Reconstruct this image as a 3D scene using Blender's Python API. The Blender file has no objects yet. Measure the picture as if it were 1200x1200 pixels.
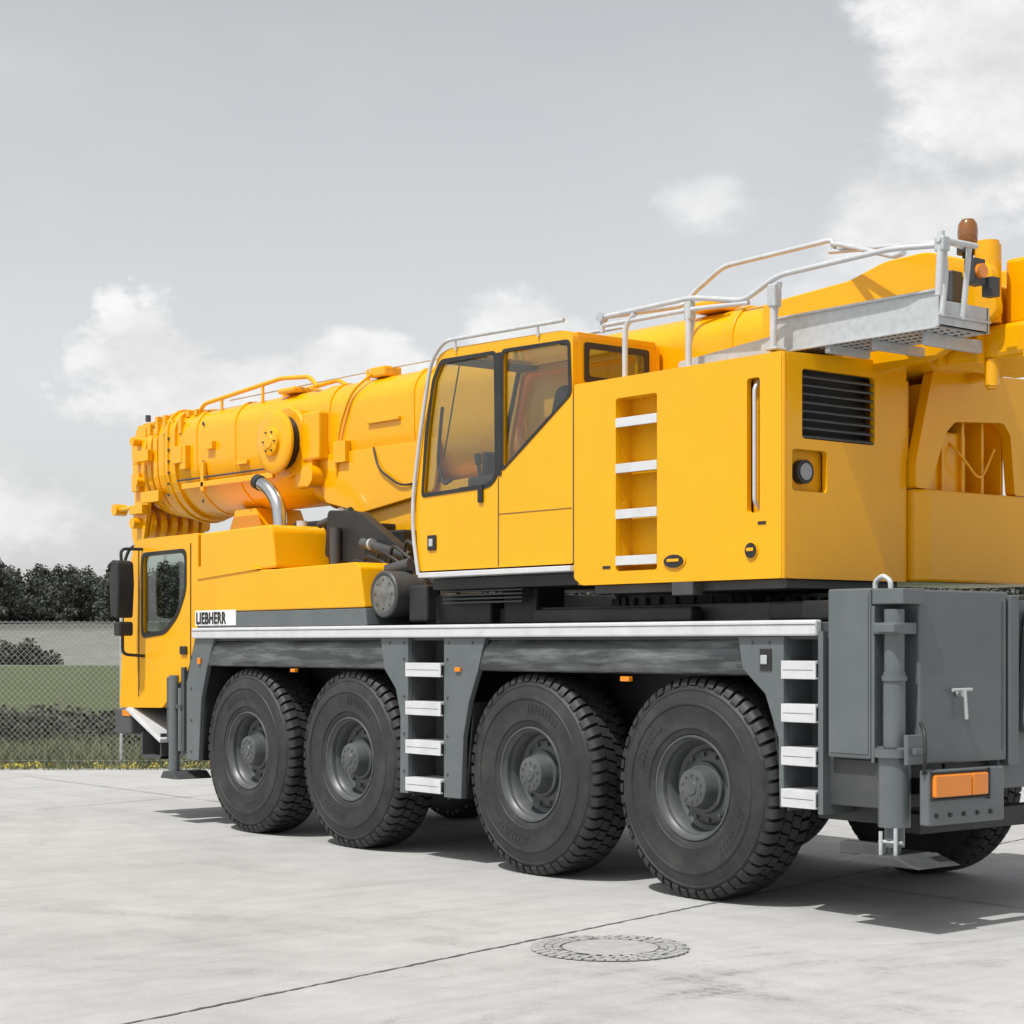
import bpy, bmesh, math, random
from mathutils import Vector, Matrix
random.seed(7)
S=bpy.context.scene
S.view_settings.view_transform='Standard'
try: S.view_settings.look='None'
except Exception: pass
S.view_settings.exposure=0
COL=S.collection

# ------------------------------------------------------------------ materials
def mat(name, col, rough=.5, metal=0, coat=0, var=.06, nscale=3.0, bump=0, bscale=60, spec=.5, dirt=None, dirt_amt=0, dscale=2.0, stretch=(1,1,1)):
    m=bpy.data.materials.new(name); m.use_nodes=True
    nt=m.node_tree; b=nt.nodes['Principled BSDF']
    b.inputs['Roughness'].default_value=rough
    b.inputs['Metallic'].default_value=metal
    b.inputs['Coat Weight'].default_value=coat
    b.inputs['Coat Roughness'].default_value=.06
    b.inputs['Specular IOR Level'].default_value=spec
    tc=nt.nodes.new('ShaderNodeTexCoord')
    mp=nt.nodes.new('ShaderNodeMapping'); mp.inputs['Scale'].default_value=stretch
    nt.links.new(tc.outputs['Object'],mp.inputs['Vector'])
    n=nt.nodes.new('ShaderNodeTexNoise'); n.inputs['Scale'].default_value=nscale; n.inputs['Detail'].default_value=3; n.inputs['Roughness'].default_value=.6
    nt.links.new(mp.outputs[0],n.inputs['Vector'])
    r=nt.nodes.new('ShaderNodeValToRGB')
    r.color_ramp.elements[0].position=.3; r.color_ramp.elements[1].position=.7
    c0=[max(0,c*(1-var)) for c in col]; c1=[min(1,c*(1+var)) for c in col]
    r.color_ramp.elements[0].color=(*c0,1); r.color_ramp.elements[1].color=(*c1,1)
    nt.links.new(n.outputs['Fac'],r.inputs['Fac'])
    out=r.outputs['Color']
    if dirt:
        n2=nt.nodes.new('ShaderNodeTexNoise'); n2.inputs['Scale'].default_value=dscale; n2.inputs['Detail'].default_value=5; n2.inputs['Roughness'].default_value=.65
        nt.links.new(mp.outputs[0],n2.inputs['Vector'])
        mr=nt.nodes.new('ShaderNodeMapRange'); mr.inputs['From Min'].default_value=.45; mr.inputs['From Max'].default_value=.75; mr.inputs['To Max'].default_value=dirt_amt
        nt.links.new(n2.outputs['Fac'],mr.inputs['Value'])
        mx=nt.nodes.new('ShaderNodeMixRGB'); mx.inputs['Color2'].default_value=(*dirt,1)
        nt.links.new(mr.outputs[0],mx.inputs['Fac']); nt.links.new(out,mx.inputs['Color1']); out=mx.outputs[0]
    nt.links.new(out,b.inputs['Base Color'])
    mr=nt.nodes.new('ShaderNodeMapRange'); mr.inputs['To Min'].default_value=max(.02,rough-.08); mr.inputs['To Max'].default_value=min(1,rough+.1)
    nt.links.new(n.outputs['Fac'],mr.inputs['Value']); nt.links.new(mr.outputs[0],b.inputs['Roughness'])
    if bump:
        n3=nt.nodes.new('ShaderNodeTexNoise'); n3.inputs['Scale'].default_value=bscale; n3.inputs['Detail'].default_value=2
        nt.links.new(mp.outputs[0],n3.inputs['Vector'])
        bp=nt.nodes.new('ShaderNodeBump'); bp.inputs['Strength'].default_value=bump; bp.inputs['Distance'].default_value=.01
        nt.links.new(n3.outputs['Fac'],bp.inputs['Height']); nt.links.new(bp.outputs[0],b.inputs['Normal'])
    return m
YEL=mat('yellow_paint',(.83,.392,.0),.28,coat=.35,var=.03,nscale=1.2,spec=.3,dirt=(.55,.27,.01),dirt_amt=.16,dscale=4,bump=.35,bscale=2.2)
YELD=mat('yellow_checker_plate',(.76,.355,.001),.5,var=.05,bump=.5,bscale=45,spec=.3)
GRY=mat('grey_paint',(.105,.121,.128),.34,coat=.2,var=.05,nscale=1.5,dirt=(.165,.172,.17),dirt_amt=.3,dscale=3,bump=.25,bscale=2.5)
GRYD=mat('dark_grey_metal',(.05,.053,.056),.5,var=.2,dirt=(.12,.12,.11),dirt_amt=.4)
BLK=mat('black_metal',(.015,.015,.016),.5,var=.3,dirt=(.06,.058,.055),dirt_amt=.4)
RUB=mat('tyre_rubber',(.019,.0195,.020),.60,var=.15,nscale=6,bump=.15,bscale=90,dirt=(.06,.059,.056),dirt_amt=.5,dscale=3)
RIM=mat('wheel_rim_paint',(.070,.077,.080),.40,var=.1,dirt=(.14,.135,.13),dirt_amt=.4,dscale=7)
ALU=mat('aluminium',(.64,.65,.66),.38,metal=.15,var=.04,nscale=4,dirt=(.42,.42,.41),dirt_amt=.4,dscale=5)
RAIL=mat('rail_steel',(.54,.55,.56),.35,metal=.1,var=.08,nscale=10)
GALV=mat('galvanised_steel',(.48,.50,.51),.42,metal=.2,var=.10,nscale=18)
CHR=mat('exhaust_steel',(.55,.55,.55),.22,metal=1,var=.1)
GUARD=mat('scuffed_mudguard',(.035,.040,.041),.36,var=.5,nscale=2.0,dirt=(.28,.30,.30),dirt_amt=.75,dscale=2.4,stretch=(.45,1,4))
WHT=mat('white_label',(.8,.8,.8),.5)
ORG=mat('amber_lens',(.80,.23,.003),.2,coat=.6)
BROWN=mat('beacon_dome',(.22,.075,.006),.08,coat=1)
LAMP=mat('lamp_glass',(.25,.25,.26),.08,metal=.6)
SEAT=mat('seat_fabric',(.03,.03,.032),.8)
CABIN=mat('cabin_trim',(.16,.165,.17),.7)
def glassmat():
    m=bpy.data.materials.new('tinted_glass'); m.use_nodes=True; nt=m.node_tree
    for n in list(nt.nodes): nt.nodes.remove(n)
    o=nt.nodes.new('ShaderNodeOutputMaterial'); mx=nt.nodes.new('ShaderNodeMixShader')
    t=nt.nodes.new('ShaderNodeBsdfTransparent'); t.inputs[0].default_value=(.85,.88,.86,1)
    g=nt.nodes.new('ShaderNodeBsdfGlossy'); g.inputs['Roughness'].default_value=.01; g.inputs[0].default_value=(.9,.9,.9,1)
    f=nt.nodes.new('ShaderNodeLayerWeight'); f.inputs[0].default_value=.5
    p=nt.nodes.new('ShaderNodeMath'); p.operation='POWER'; p.inputs[1].default_value=4
    q=nt.nodes.new('ShaderNodeMath'); q.operation='MULTIPLY_ADD'; q.inputs[1].default_value=.9; q.inputs[2].default_value=.05
    nt.links.new(f.outputs['Facing'],p.inputs[0]); nt.links.new(p.outputs[0],q.inputs[0])
    nt.links.new(q.outputs[0],mx.inputs[0]); nt.links.new(t.outputs[0],mx.inputs[1]); nt.links.new(g.outputs[0],mx.inputs[2]); nt.links.new(mx.outputs[0],o.inputs[0])
    return m
GLS=glassmat()

# ------------------------------------------------------------------ helpers
def empty(name):
    e=bpy.data.objects.new(name,None); COL.objects.link(e); return e
CR=empty('mobile_crane')
PARENT=[CR]
def finish(name,me,m,bevel=0,sharp=35,seg=2):
    o=bpy.data.objects.new(name,me); COL.objects.link(o)
    if m: me.materials.append(m)
    o.parent=PARENT[0]
    for p in me.polygons: p.use_smooth=True
    try: me.set_sharp_from_angle(angle=math.radians(sharp))
    except Exception:
        for p in me.polygons: p.use_smooth=False
    if bevel:
        b=o.modifiers.new('bevel','BEVEL'); b.width=bevel; b.segments=seg; b.limit_method='ANGLE'; b.angle_limit=math.radians(40)
        for p in me.polygons: p.use_smooth=False
    return o
def raw(name,v,f,m,bevel=0,sharp=35):
    me=bpy.data.meshes.new(name); me.from_pydata([tuple(a) for a in v],[],f); me.validate()
    bm=bmesh.new(); bm.from_mesh(me); bmesh.ops.recalc_face_normals(bm,faces=bm.faces); bm.to_mesh(me); bm.free()
    return finish(name,me,m,bevel,sharp)
def boxvf(x0,x1,y0,y1,z0,z1):
    v=[(x0,y0,z0),(x1,y0,z0),(x1,y1,z0),(x0,y1,z0),(x0,y0,z1),(x1,y0,z1),(x1,y1,z1),(x0,y1,z1)]
    f=[(0,3,2,1),(4,5,6,7),(0,1,5,4),(1,2,6,5),(2,3,7,6),(3,0,4,7)]
    return v,f
def box(name,x0,x1,y0,y1,z0,z1,m,bevel=.008):
    v,f=boxvf(x0,x1,y0,y1,z0,z1); return raw(name,v,f,m,bevel)
def boxes(name,L,m,bevel=.005):
    V=[];F=[]
    for b in L:
        v,f=boxvf(*b); n=len(V); V+=v; F+=[tuple(i+n for i in q) for q in f]
    return raw(name,V,F,m,bevel)
def fillet(pts,r,n=5):
    if not r: return [tuple(p) for p in pts]
    out=[]; N=len(pts)
    for i in range(N):
        p=Vector(pts[i]); a=Vector(pts[i-1]); b=Vector(pts[(i+1)%N])
        rr=r[i] if isinstance(r,(list,tuple)) else r
        da=(a-p); db=(b-p)
        t=min(rr,da.length*.45,db.length*.45)
        if t<1e-4: out.append(tuple(p)); continue
        A=p+da.normalized()*t; B=p+db.normalized()*t
        for k in range(n+1):
            u=k/n; q=A*(1-u)**2+p*2*u*(1-u)+B*u*u; out.append(tuple(q))
    return out
AX={'xz':lambda a,b,c:(a,c,b),'yz':lambda a,b,c:(c,a,b),'xy':lambda a,b,c:(a,b,c)}
def prism(name,pts,c0,c1,m,plane='xz',r=0,bevel=.006,sharp=35):
    P=fillet(pts,r); n=len(P); f=AX[plane]
    V=[f(a,b,c0) for a,b in P]+[f(a,b,c1) for a,b in P]
    F=[tuple(range(n)),tuple(range(2*n-1,n-1,-1))]+[(i,(i+1)%n,(i+1)%n+n,i+n) for i in range(n)]
    return raw(name,V,F,m,bevel,sharp)
def plate(name,outer,holes,c0,c1,m,plane='xz',r=0,hr=0,bevel=.004):
    cu=bpy.data.curves.new(name,'CURVE'); cu.dimensions='2D'; cu.fill_mode='BOTH'; cu.extrude=.5
    for i,pl in enumerate([outer]+holes):
        P=fillet(pl,r if i==0 else hr)
        s=cu.splines.new('POLY'); s.points.add(len(P)-1)
        for k,(a,b) in enumerate(P): s.points[k].co=(a,b,0,1)
        s.use_cyclic_u=True
    o=bpy.data.objects.new('tmp',cu); COL.objects.link(o)
    dg=bpy.context.evaluated_depsgraph_get(); me=bpy.data.meshes.new_from_object(o.evaluated_get(dg))
    bpy.data.objects.remove(o); me.name=name
    f=AX[plane]
    for v in me.vertices:
        c=c0 if v.co.z<0 else c1
        v.co=f(v.co.x,v.co.y,c)
    me.materials.clear()
    bm=bmesh.new(); bm.from_mesh(me); bmesh.ops.remove_doubles(bm,verts=bm.verts,dist=1e-5); bmesh.ops.recalc_face_normals(bm,faces=bm.faces); bm.to_mesh(me); bm.free()
    return finish(name,me,m,bevel)
def cylvf(p0,p1,r,seg=24,r2=None):
    p0=Vector(p0);p1=Vector(p1); r2=r if r2 is None else r2
    d=(p1-p0).normalized(); u=d.orthogonal().normalized(); w=d.cross(u)
    V=[];
    for p,rr in((p0,r),(p1,r2)):
        for i in range(seg):
            a=2*math.pi*i/seg; V.append(p+(u*math.cos(a)+w*math.sin(a))*rr)
    F=[(i,(i+1)%seg,(i+1)%seg+seg,i+seg) for i in range(seg)]+[tuple(range(seg-1,-1,-1)),tuple(range(seg,2*seg))]
    return V,F
def cyl(name,p0,p1,r,m,seg=28,r2=None,bevel=0):
    V,F=cylvf(p0,p1,r,seg,r2); return raw(name,V,F,m,bevel)
def cyls(name,L,m,seg=16):
    V=[];F=[]
    for a in L:
        v,f=cylvf(a[0],a[1],a[2],seg,a[3] if len(a)>3 else None); n=len(V); V+=v; F+=[tuple(i+n for i in q) for q in f]
    return raw(name,V,F,m)
def tube(name,pts,r,m,fr=.06,cyc=False):
    P=[Vector(p) for p in pts]; out=[P[0]]
    for i in range(1,len(P)-1):
        p=P[i];da=P[i-1]-p;db=P[i+1]-p;t=min(fr,da.length*.45,db.length*.45)
        A=p+da.normalized()*t;B=p+db.normalized()*t
        for k in range(6):
            u=k/5; out.append(A*(1-u)**2+p*2*u*(1-u)+B*u*u)
    out.append(P[-1])
    cu=bpy.data.curves.new(name,'CURVE'); cu.dimensions='3D'; cu.bevel_depth=r; cu.bevel_resolution=3; cu.use_fill_caps=True
    s=cu.splines.new('POLY'); s.points.add(len(out)-1)
    for k,q in enumerate(out): s.points[k].co=(*q,1)
    cu.materials.append(m)
    o=bpy.data.objects.new(name,cu); COL.objects.link(o); o.parent=PARENT[0]; return o
def lathevf(prof,seg=64):
    V=[];F=[];n=len(prof)
    for i in range(seg):
        a=2*math.pi*i/seg
        for r,y in prof: V.append((r*math.cos(a),y,r*math.sin(a)))
    for i in range(seg):
        j=(i+1)%seg
        for k in range(n-1): F.append((i*n+k,i*n+k+1,j*n+k+1,j*n+k))
    return V,F
def lathe(name,prof,loc,m,seg=48,sharp=35):
    V,F=lathevf(prof,seg); V=[(v[0]+loc[0],v[1]+loc[1],v[2]+loc[2]) for v in V]
    return raw(name,V,F,m,0,sharp)

# ------------------------------------------------------------------ wheels
R=.752
def build_tyre_mesh():
    prof=[(.33,.06),(.345,.03),(.37,.012),(.40,.006),(.405,-.002),(.42,-.002),(.425,.0),(.50,-.012),(.56,-.014),(.563,-.020),(.575,-.020),(.58,-.013),(.63,.0),(.655,.008),(.66,.004),(.668,.005),(.675,.015),(.70,.03),(.713,.05),(.718,.21),(.713,.37),(.70,.39),(.665,.408),(.63,.42),(.56,.434),(.50,.432),(.42,.42),(.37,.408),(.33,.36)]
    V,F=lathevf(prof,96)
    N=54
    def block(cs,a0,a1,skew):
        nonlocal V,F
        n=len(V);k=len(cs)
        for a in (a0,a1):
            for r,y in cs:
                aa=a+skew*(y-.21)
                V.append((r*math.cos(aa),y,r*math.sin(aa)))
        F+= [tuple(n+i for i in range(k)),tuple(n+k+i for i in range(k-1,-1,-1))]+[(n+i,n+(i+1)%k,n+k+(i+1)%k,n+k+i) for i in range(k)]
    st=2*math.pi/N
    for i in range(N):
        a=i*st
        lo=.692 if i%2 else .676
        block([(lo,.016),(.70,.013),(.728,.026),(.743,.04),(R,.06),(R,.122),(.70,.122),(.70,.04)],a,a+st*.70,.25)
        block([(R,.132),(R,.205),(.70,.205),(.70,.132)],a+st*.35,a+st*1.15,-.35)
        block([(R,.216),(R,.290),(.70,.290),(.70,.216)],a,a+st*.8,-.35)
        block([(lo,.404),(.70,.407),(.728,.394),(.743,.38),(R,.36),(R,.300),(.70,.300),(.70,.38)],a+st*.35,a+st*1.05,.25)
    rnd=random.Random(3)
    for base in (math.radians(62),math.radians(242)):
        for k in range(9):
            a0=base+k*.085
            block([(.472,-.010),(.472,-.0125),(.525,-.0165),(.525,-.0125)],a0,a0+.014,0)
            if rnd.random()<.8: block([(.472,-.010),(.472,-.0125),(.482,-.0135),(.482,-.0115)],a0+.014,a0+.045,0)
            if rnd.random()<.7: block([(.515,-.012),(.515,-.0155),(.525,-.0165),(.525,-.0125)],a0+.014,a0+.045,0)
    me=bpy.data.meshes.new('tyre'); me.from_pydata(V,[],F)
    bm=bmesh.new(); bm.from_mesh(me); bmesh.ops.recalc_face_normals(bm,faces=bm.faces); bm.to_mesh(me); bm.free()
    me.materials.append(RUB)
    for p in me.polygons: p.use_smooth=True
    me.set_sharp_from_angle(angle=math.radians(32)); return me
def build_rim_mesh():
    prof=[(.33,.07),(.348,.035),(.356,.02),(.352,.012),(.342,.012),(.335,.03),(.318,.05),(.314,.075),(.322,.08),(.30,.11),(.292,.17),(.262,.185),(.245,.165),(.20,.15),(.178,.15),(.172,.12),(.150,.115),(.14,.09),(.132,.03),(.126,.016),(.115,.01),(.05,.008),(.045,.0),(.0,.0)]
    V,F=lathevf(prof,64)
    def add(v,f):
        n=len(V); V.extend([tuple(a) for a in v]); F.extend([tuple(i+n for i in q) for q in f])
    for i in range(12):
        a=2*math.pi*i/12; c=(.225*math.cos(a),.165,.225*math.sin(a))
        add(*cylvf(c,(c[0],.135,c[2]),.014,6))
    for i in range(10):
        a=2*math.pi*i/10; c=(.09*math.cos(a),.012,.09*math.sin(a)); add(*cylvf(c,(c[0],.0,c[2]),.009,6))
    me=bpy.data.meshes.new('rim'); me.from_pydata(V,[],F)
    bm=bmesh.new(); bm.from_mesh(me); bmesh.ops.recalc_face_normals(bm,faces=bm.faces); bm.to_mesh(me); bm.free()
    me.materials.append(RIM)
    for p in me.polygons: p.use_smooth=True
    me.set_sharp_from_angle(angle=math.radians(30)); return me
TM=build_tyre_mesh(); RM=build_rim_mesh()
AXL=[-.05,-1.76,-4.15,-5.80]
for i,x in enumerate(AXL):
    for side in (0,1):
        for nm,me in(('tyre',TM),('wheel_rim',RM)):
            o=bpy.data.objects.new('%s_%d_%s'%(nm,i+1,'lr'[side]),me); COL.objects.link(o); o.parent=CR
            o.location=(x,.03,R) if side==0 else (x,2.72,R)
            o.rotation_euler=(0,random.uniform(0,6.28),0 if side==0 else math.pi)
    cyl('axle_%d'%(i+1),(x,.3,R),(x,2.45,R),.11,BLK)
    cyl('axle_housing_%d'%(i+1),(x,1.1,R),(x,1.65,R),.24,BLK)

# ------------------------------------------------------------------ chassis
box('chassis_frame',-7.9,1.6,.62,2.13,.80,1.80,BLK)
boxes('suspension_parts',[(x-.12,x+.12,.5,.75,.8,1.5) for x in AXL]+[(x+.3,x+.42,.45,.6,.6,1.1) for x in AXL],GRYD)
box('deck_plate',-6.65,1.17,.03,2.72,1.75,1.86,GRYD)
prism('deck_edge_rail',[( -6.69,1.772),(1.12,1.772),(1.12,1.872),(-6.69,1.872)],-.035,.028,ALU,bevel=.012)
box('deck_edge_rail_lip',-6.69,1.12,-.039,-.036,1.842,1.846,GRYD,0)
def mudguard(name,x0,x1):
    V=[];F=[];n=24;rows=[(1.768,.07,.12),(1.74,.035,.09),(1.69,.015,.05),(1.62,.005,.02),(1.55,.0,0),(1.525,.01,0),(1.515,.03,.01)]
    for z,y,ins in rows:
        for i in range(n+1):
            V.append((x0+ins+(x1-x0-2*ins)*i/n,y,z))
    for j in range(len(rows)-1):
        for i in range(n): F.append((j*(n+1)+i,j*(n+1)+i+1,(j+1)*(n+1)+i+1,(j+1)*(n+1)+i))
    raw(name,V,F,GUARD)
    box(name+'_top',x0+.03,x1-.03,.04,.62,1.53,1.545,BLK,0)
mudguard('mudguard_front',-6.46,-3.55)
mudguard('mudguard_rear',-2.31,.50)
prism('fender_panel_1',[(-6.69,1.77),(-6.33,1.77),(-6.46,1.50),(-6.57,1.2),(-6.62,.62),(-6.85,.62),(-6.85,1.35)],0,.05,GRY)
prism('fender_panel_2',[(-3.63,1.77),(-3.25,1.77),(-3.25,.52),(-3.36,.52),(-3.355,1.15),(-3.42,1.36),(-3.58,1.52)],0,.05,GRY)
prism('fender_panel_3',[(-2.77,1.77),(-2.25,1.77),(-2.33,1.53),(-2.45,1.27),(-2.52,1.0),(-2.55,.52),(-2.77,.52)],0,.05,GRY)
prism('fender_panel_4',[(.42,1.77),(.82,1.77),(.82,.68),(.785,.68),(.775,1.12),(.66,1.40),(.46,1.56)],0,.05,GRY)
for i,(a,b) in enumerate([((-6.62,.62),(-6.52,1.5)),((-3.36,.52),(-3.42,1.36)),((-2.55,.52),(-2.45,1.27)),((.785,.68),(.66,1.4))]):
    prism('wheel_arch_lining_%d'%i,[(a[0]-.008,a[1]),(a[0]+.008,a[1]),(b[0]+.008,b[1]),(b[0]-.008,b[1])],.052,.6,BLK,bevel=0)
box('fender_lamp_bezel',.62,.72,-.008,0.0-.001,1.55,1.69,BLK,.003); box('fender_lamp',.635,.69,-.02,-.009,1.59,1.65,GALV)
boxes('side_marker_lamps',[(-4.98,-4.91,-.02,.02,1.475,1.505),(-.70,-.61,-.02,.02,1.46,1.495),(-2.61,-2.54,-.02,-.001,1.505,1.54),(-6.61,-6.56,-.02,-.001,1.53,1.59)],ORG)
cyls('fender_bolts',[((x,-.006,z),(x,.0,z),.011) for x in(-3.30,-2.72,-6.75) for z in(.7,1.0,1.3,1.6)]+[((x,-.006,1.73),(x,.0,1.73),.010) for x in(-3.5,-3.3,-2.7,-2.4,.55,.7)],GRYD,8)
def steps(name,x0,x1,Z,h):
    L=[(x0,x1,-.02,.26,z-.02,z) for z in Z]+[(x0,x1,-.03,-.019,z-h,z) for z in Z]+[(x0,x1,-.02,.0,z-h,z-h+.012) for z in Z]
    boxes(name,L,ALU,.003)
    boxes(name+'_grooves',[(x0+.02,x1-.02,-.0315,-.0305,z-h*.5-.0015,z-h*.5+.0015) for z in Z],GRYD,0)
steps('access_ladder_mid',-3.245,-2.775,[1.571,1.265,.955,.655],.11)
steps('access_ladder_rear',.825,1.115,[1.615,1.343,1.07,.805],.115)
boxes('ladder_side_mid',[(-3.25,-3.235,.05,.28,.5,1.75),(-2.785,-2.77,.05,.28,.5,1.75),(-3.25,-2.77,.27,.285,.55,1.75)],GRYD,0)
boxes('ladder_side_rear',[(.81,.822,.05,.28,.66,1.75),(1.12,1.16,-.01,.28,.66,1.8),(.82,1.12,.27,.285,.66,1.75)],GRY,0)
box('battery_box',-3.2,-2.8,.30,.61,.75,1.6,BLK); 
box('storage_box_rear',.84,1.5,.30,.61,.6,1.7,GRYD)
box('outrigger_box_side',1.19,1.53,.0,.6,1.02,2.06,GRY,.012)
box('outrigger_box_side_panel',1.205,1.515,-.006,-.001,1.05,2.03,GRY,.002)
box('outrigger_box_lower',1.15,1.60,.06,.6,.72,1.015,GRYD)
box('outrigger_box_rear',1.30,1.75,.19,1.05,.99,2.05,GRY,.012)
box('outrigger_box_rear_right',1.30,1.75,1.70,2.56,.99,2.05,GRY,.012)
box('rear_beam',1.35,1.68,1.06,1.69,.8,2.0,GRY,.012)
box('rear_beam_edge',1.69,1.76,1.07,1.17,.95,2.03,GRY,.01)
prism('rear_beam_fairlead',[(1.2,1.15),(1.68,1.15),(1.68,1.9),(1.3,1.95)],1.70,1.78,GRY,'yz',r=.1)
box('outrigger_cap',1.54,1.78,.0,.2,1.96,2.055,GRY)
box('outrigger_bracket_top',1.55,1.74,-.01,.18,1.78,1.85,GRY)
cyls('outrigger_leg',[((1.665,.06,.50),(1.665,.06,1.93),.062),((1.665,.06,1.10),(1.665,.06,1.55),.068),((1.665,.06,.62),(1.665,.06,1.06),.098),((1.665,.06,1.04),(1.665,.06,1.09),.125),((1.665,.06,1.5),(1.665,.06,1.53),.078),((1.665,.06,.43),(1.665,.06,.55),.04)],GRY,24)
cyls('outrigger_coupling',[((1.74,-.02,.62),(1.74,-.02,.40),.012),((1.66,-.06,.6),(1.66,-.06,.45),.012),((1.60,.0,.53),(1.76,.02,.53),.013)],GALV,10)
boxes('outrigger_leg_bracket',[(1.55,1.86,.02,.16,1.06,1.10),(1.535,1.56,.0,.19,1.0,1.95),(1.80,1.83,-.02,.15,1.0,1.18),(1.60,1.76,-.06,.0,1.79,1.84)],GRY)
prism('outrigger_pad',[(1.32,.40),(1.98,.40),(1.80,.46),(1.55,.46)],-.10,.30,GRYD,bevel=.01)
box('outrigger_link',1.2,1.6,.1,.18,.42,.50,GRYD)
box('rear_lamp_carrier',1.86,1.93,.05,.78,.64,.97,GRY,.01)
boxes('rear_lamp',[(1.932,1.965,.075,.42,.81,.945),(1.932,1.965,.425,.58,.81,.945)],ORG,.01)
boxes('rear_lamp_frame',[(1.931,1.95,.06,.6,.95,.962),(1.931,1.95,.06,.6,.79,.803),(1.931,1.95,.60,.62,.78,.97),(1.6,1.86,.3,.36,.8,.9)],BLK)
cyls('rear_lever',[((1.76,.55,1.42),(1.80,.55,1.42),.025),((1.79,.46,1.44),(1.79,.64,1.44),.011),((1.80,.56,1.44),(1.80,.58,1.26),.012)],GALV,10)
cyls('carrier_bolts',[((1.93,.12+.13*i,.70),(1.94,.12+.13*i,.70),.014) for i in range(5)],BLK,8)
boxes('rear_panel_seams',[(1.751,1.753,1.0,1.005,1.05,1.985)],GRYD,0)
tube('rear_lamp_cable',[(1.83,.1,1.25),(1.9,.05,1.2),(1.93,.02,1.05),(1.9,.04,.95)],.012,BLK)
tube('lifting_eye',[(1.50,.08,2.05),(1.50,.08,2.10),(1.56,.08,2.14),(1.62,.08,2.10),(1.62,.08,2.05)],.016,GALV)
box('rear_underrun_bar',1.50,1.62,.35,2.4,.55,.68,BLK)
# front outrigger
box('front_outrigger_box',-7.20,-6.86,.04,.5,.66,1.45,GRY,.012)
cyls('front_outrigger_leg',[((-7.08,.0,.50),(-7.08,.0,1.42),.055),((-6.95,.0,.7),(-6.95,.0,1.3),.03)],GRY,20)
boxes('front_outrigger_fittings',[(-7.2,-7.14,-.02,.04,.8,1.4),(-6.93,-6.87,-.015,.04,.7,1.5),(-7.18,-6.9,-.03,.04,1.1,1.14)],GRYD)
prism('front_outrigger_pad',[(-7.22,.43),(-6.88,.43),(-6.98,.50),(-7.16,.50)],-.08,.3,GRYD)

# ------------------------------------------------------------------ carrier (driver) cab
win=[(-7.76,2.60),(-6.90,2.61),(-6.90,2.24),(-7.06,2.0),(-7.30,1.84),(-7.76,1.80)]
side=[(-7.92,2.76),(-6.66,2.77),(-6.66,1.9),(-6.86,1.45),(-7.1,1.3),(-7.35,1.10),(-8.25,1.08),(-8.2,1.7),(-8.08,2.4)]
for nm,y0,y1 in(('cab_side_left',.02,.07),('cab_side_right',2.6,2.65)):
    plate(nm,side,[win],y0,y1,YEL,r=[.12,.02,.02,.1,.1,.05,.05,.1,.1],hr=.09,bevel=.012)
    prism(nm+'_glass',[(-7.78,2.62),(-6.88,2.63),(-6.88,2.2),(-7.06,1.96),(-7.32,1.82),(-7.78,1.78)],y0+.02,y0+.028,GLS,bevel=0)
plate('cab_window_gasket',[(-7.785,2.625),(-6.875,2.635),(-6.875,2.23),(-7.04,1.98),(-7.29,1.815),(-7.785,1.775)],[[(-7.745,2.585),(-6.915,2.595),(-6.915,2.25),(-7.075,2.015),(-7.31,1.86),(-7.745,1.82)]],.013,.019,BLK,r=.09,hr=.08,bevel=.002)
prism('cab_roof',[(-7.92,2.72),(-7.92,2.762),(-6.66,2.772),(-6.66,2.72)],.07,2.6,YEL)
prism('cab_front_lower',[(-8.23,1.09),(-8.19,1.7),(-8.12,1.7),(-8.16,1.09)],.07,2.6,YEL)
prism('windscreen',[(-8.19,1.71),(-7.95,2.71),(-7.93,2.71),(-8.17,1.71)],.08,2.6,GLS,bevel=0)
box('cab_back_wall',-6.72,-6.67,.07,2.6,1.3,2.72,CABIN)
box('cab_headliner',-7.85,-6.73,.075,2.59,2.69,2.715,CABIN)
box('cab_floor',-8.15,-6.7,.08,2.6,1.3,1.36,BLK)
boxes('cab_seats',[(-7.45,-6.95,.35,.85,1.5,1.7),(-7.05,-6.92,.35,.85,1.7,2.35),(-7.45,-6.95,1.8,2.3,1.5,1.7),(-7.05,-6.92,1.8,2.3,1.7,2.35),(-8.1,-7.75,.1,2.55,1.45,1.85)],SEAT,.04)
boxes('cab_seat_headrest',[(-7.04,-6.94,.48,.72,2.37,2.55)],ORG,.03)
boxes('cab_door_gap',[(-6.80,-6.792,.012,.0195,1.45,2.68),(-7.84,-7.832,.012,.0195,1.2,2.68)],GRYD,0)
box('cab_door_handle',-6.98,-6.86,-.005,.0195,1.62,1.70,BLK,.01)
prism('mirror_housing',[(-7.83,2.0),(-7.69,1.97),(-7.66,2.3),(-7.68,2.53),(-7.82,2.55),(-7.85,2.3)],-.30,-.12,BLK,r=.04,bevel=.015)
box('mirror_lower',-7.80,-7.68,-.28,-.12,1.80,1.94,BLK,.02)
tube('mirror_arm_top',[(-7.76,.05,2.66),(-7.80,-.2,2.66),(-7.78,-.2,2.5)],.016,BLK)
tube('mirror_arm_bottom',[(-7.72,.05,1.60),(-7.76,-.2,1.62),(-7.76,-.2,1.85)],.016,BLK)
tube('front_mirror_arm',[(-8.0,.1,2.72),(-8.1,.05,2.68),(-8.14,.0,2.5)],.016,BLK); box('front_mirror',-8.18,-8.08,-.06,.06,2.32,2.52,BLK,.03)
prism('front_entry_step',[(-8.05,1.07),(-7.98,1.09),(-7.32,.80),(-7.32,.76)],-.03,.35,ALU)
box('front_bumper_corner',-8.3,-7.95,-.01,2.68,.82,1.07,GRYD,.02)
box('front_indicator',-8.12,-7.95,-.02,-.011,1.0,1.06,ORG)
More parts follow.
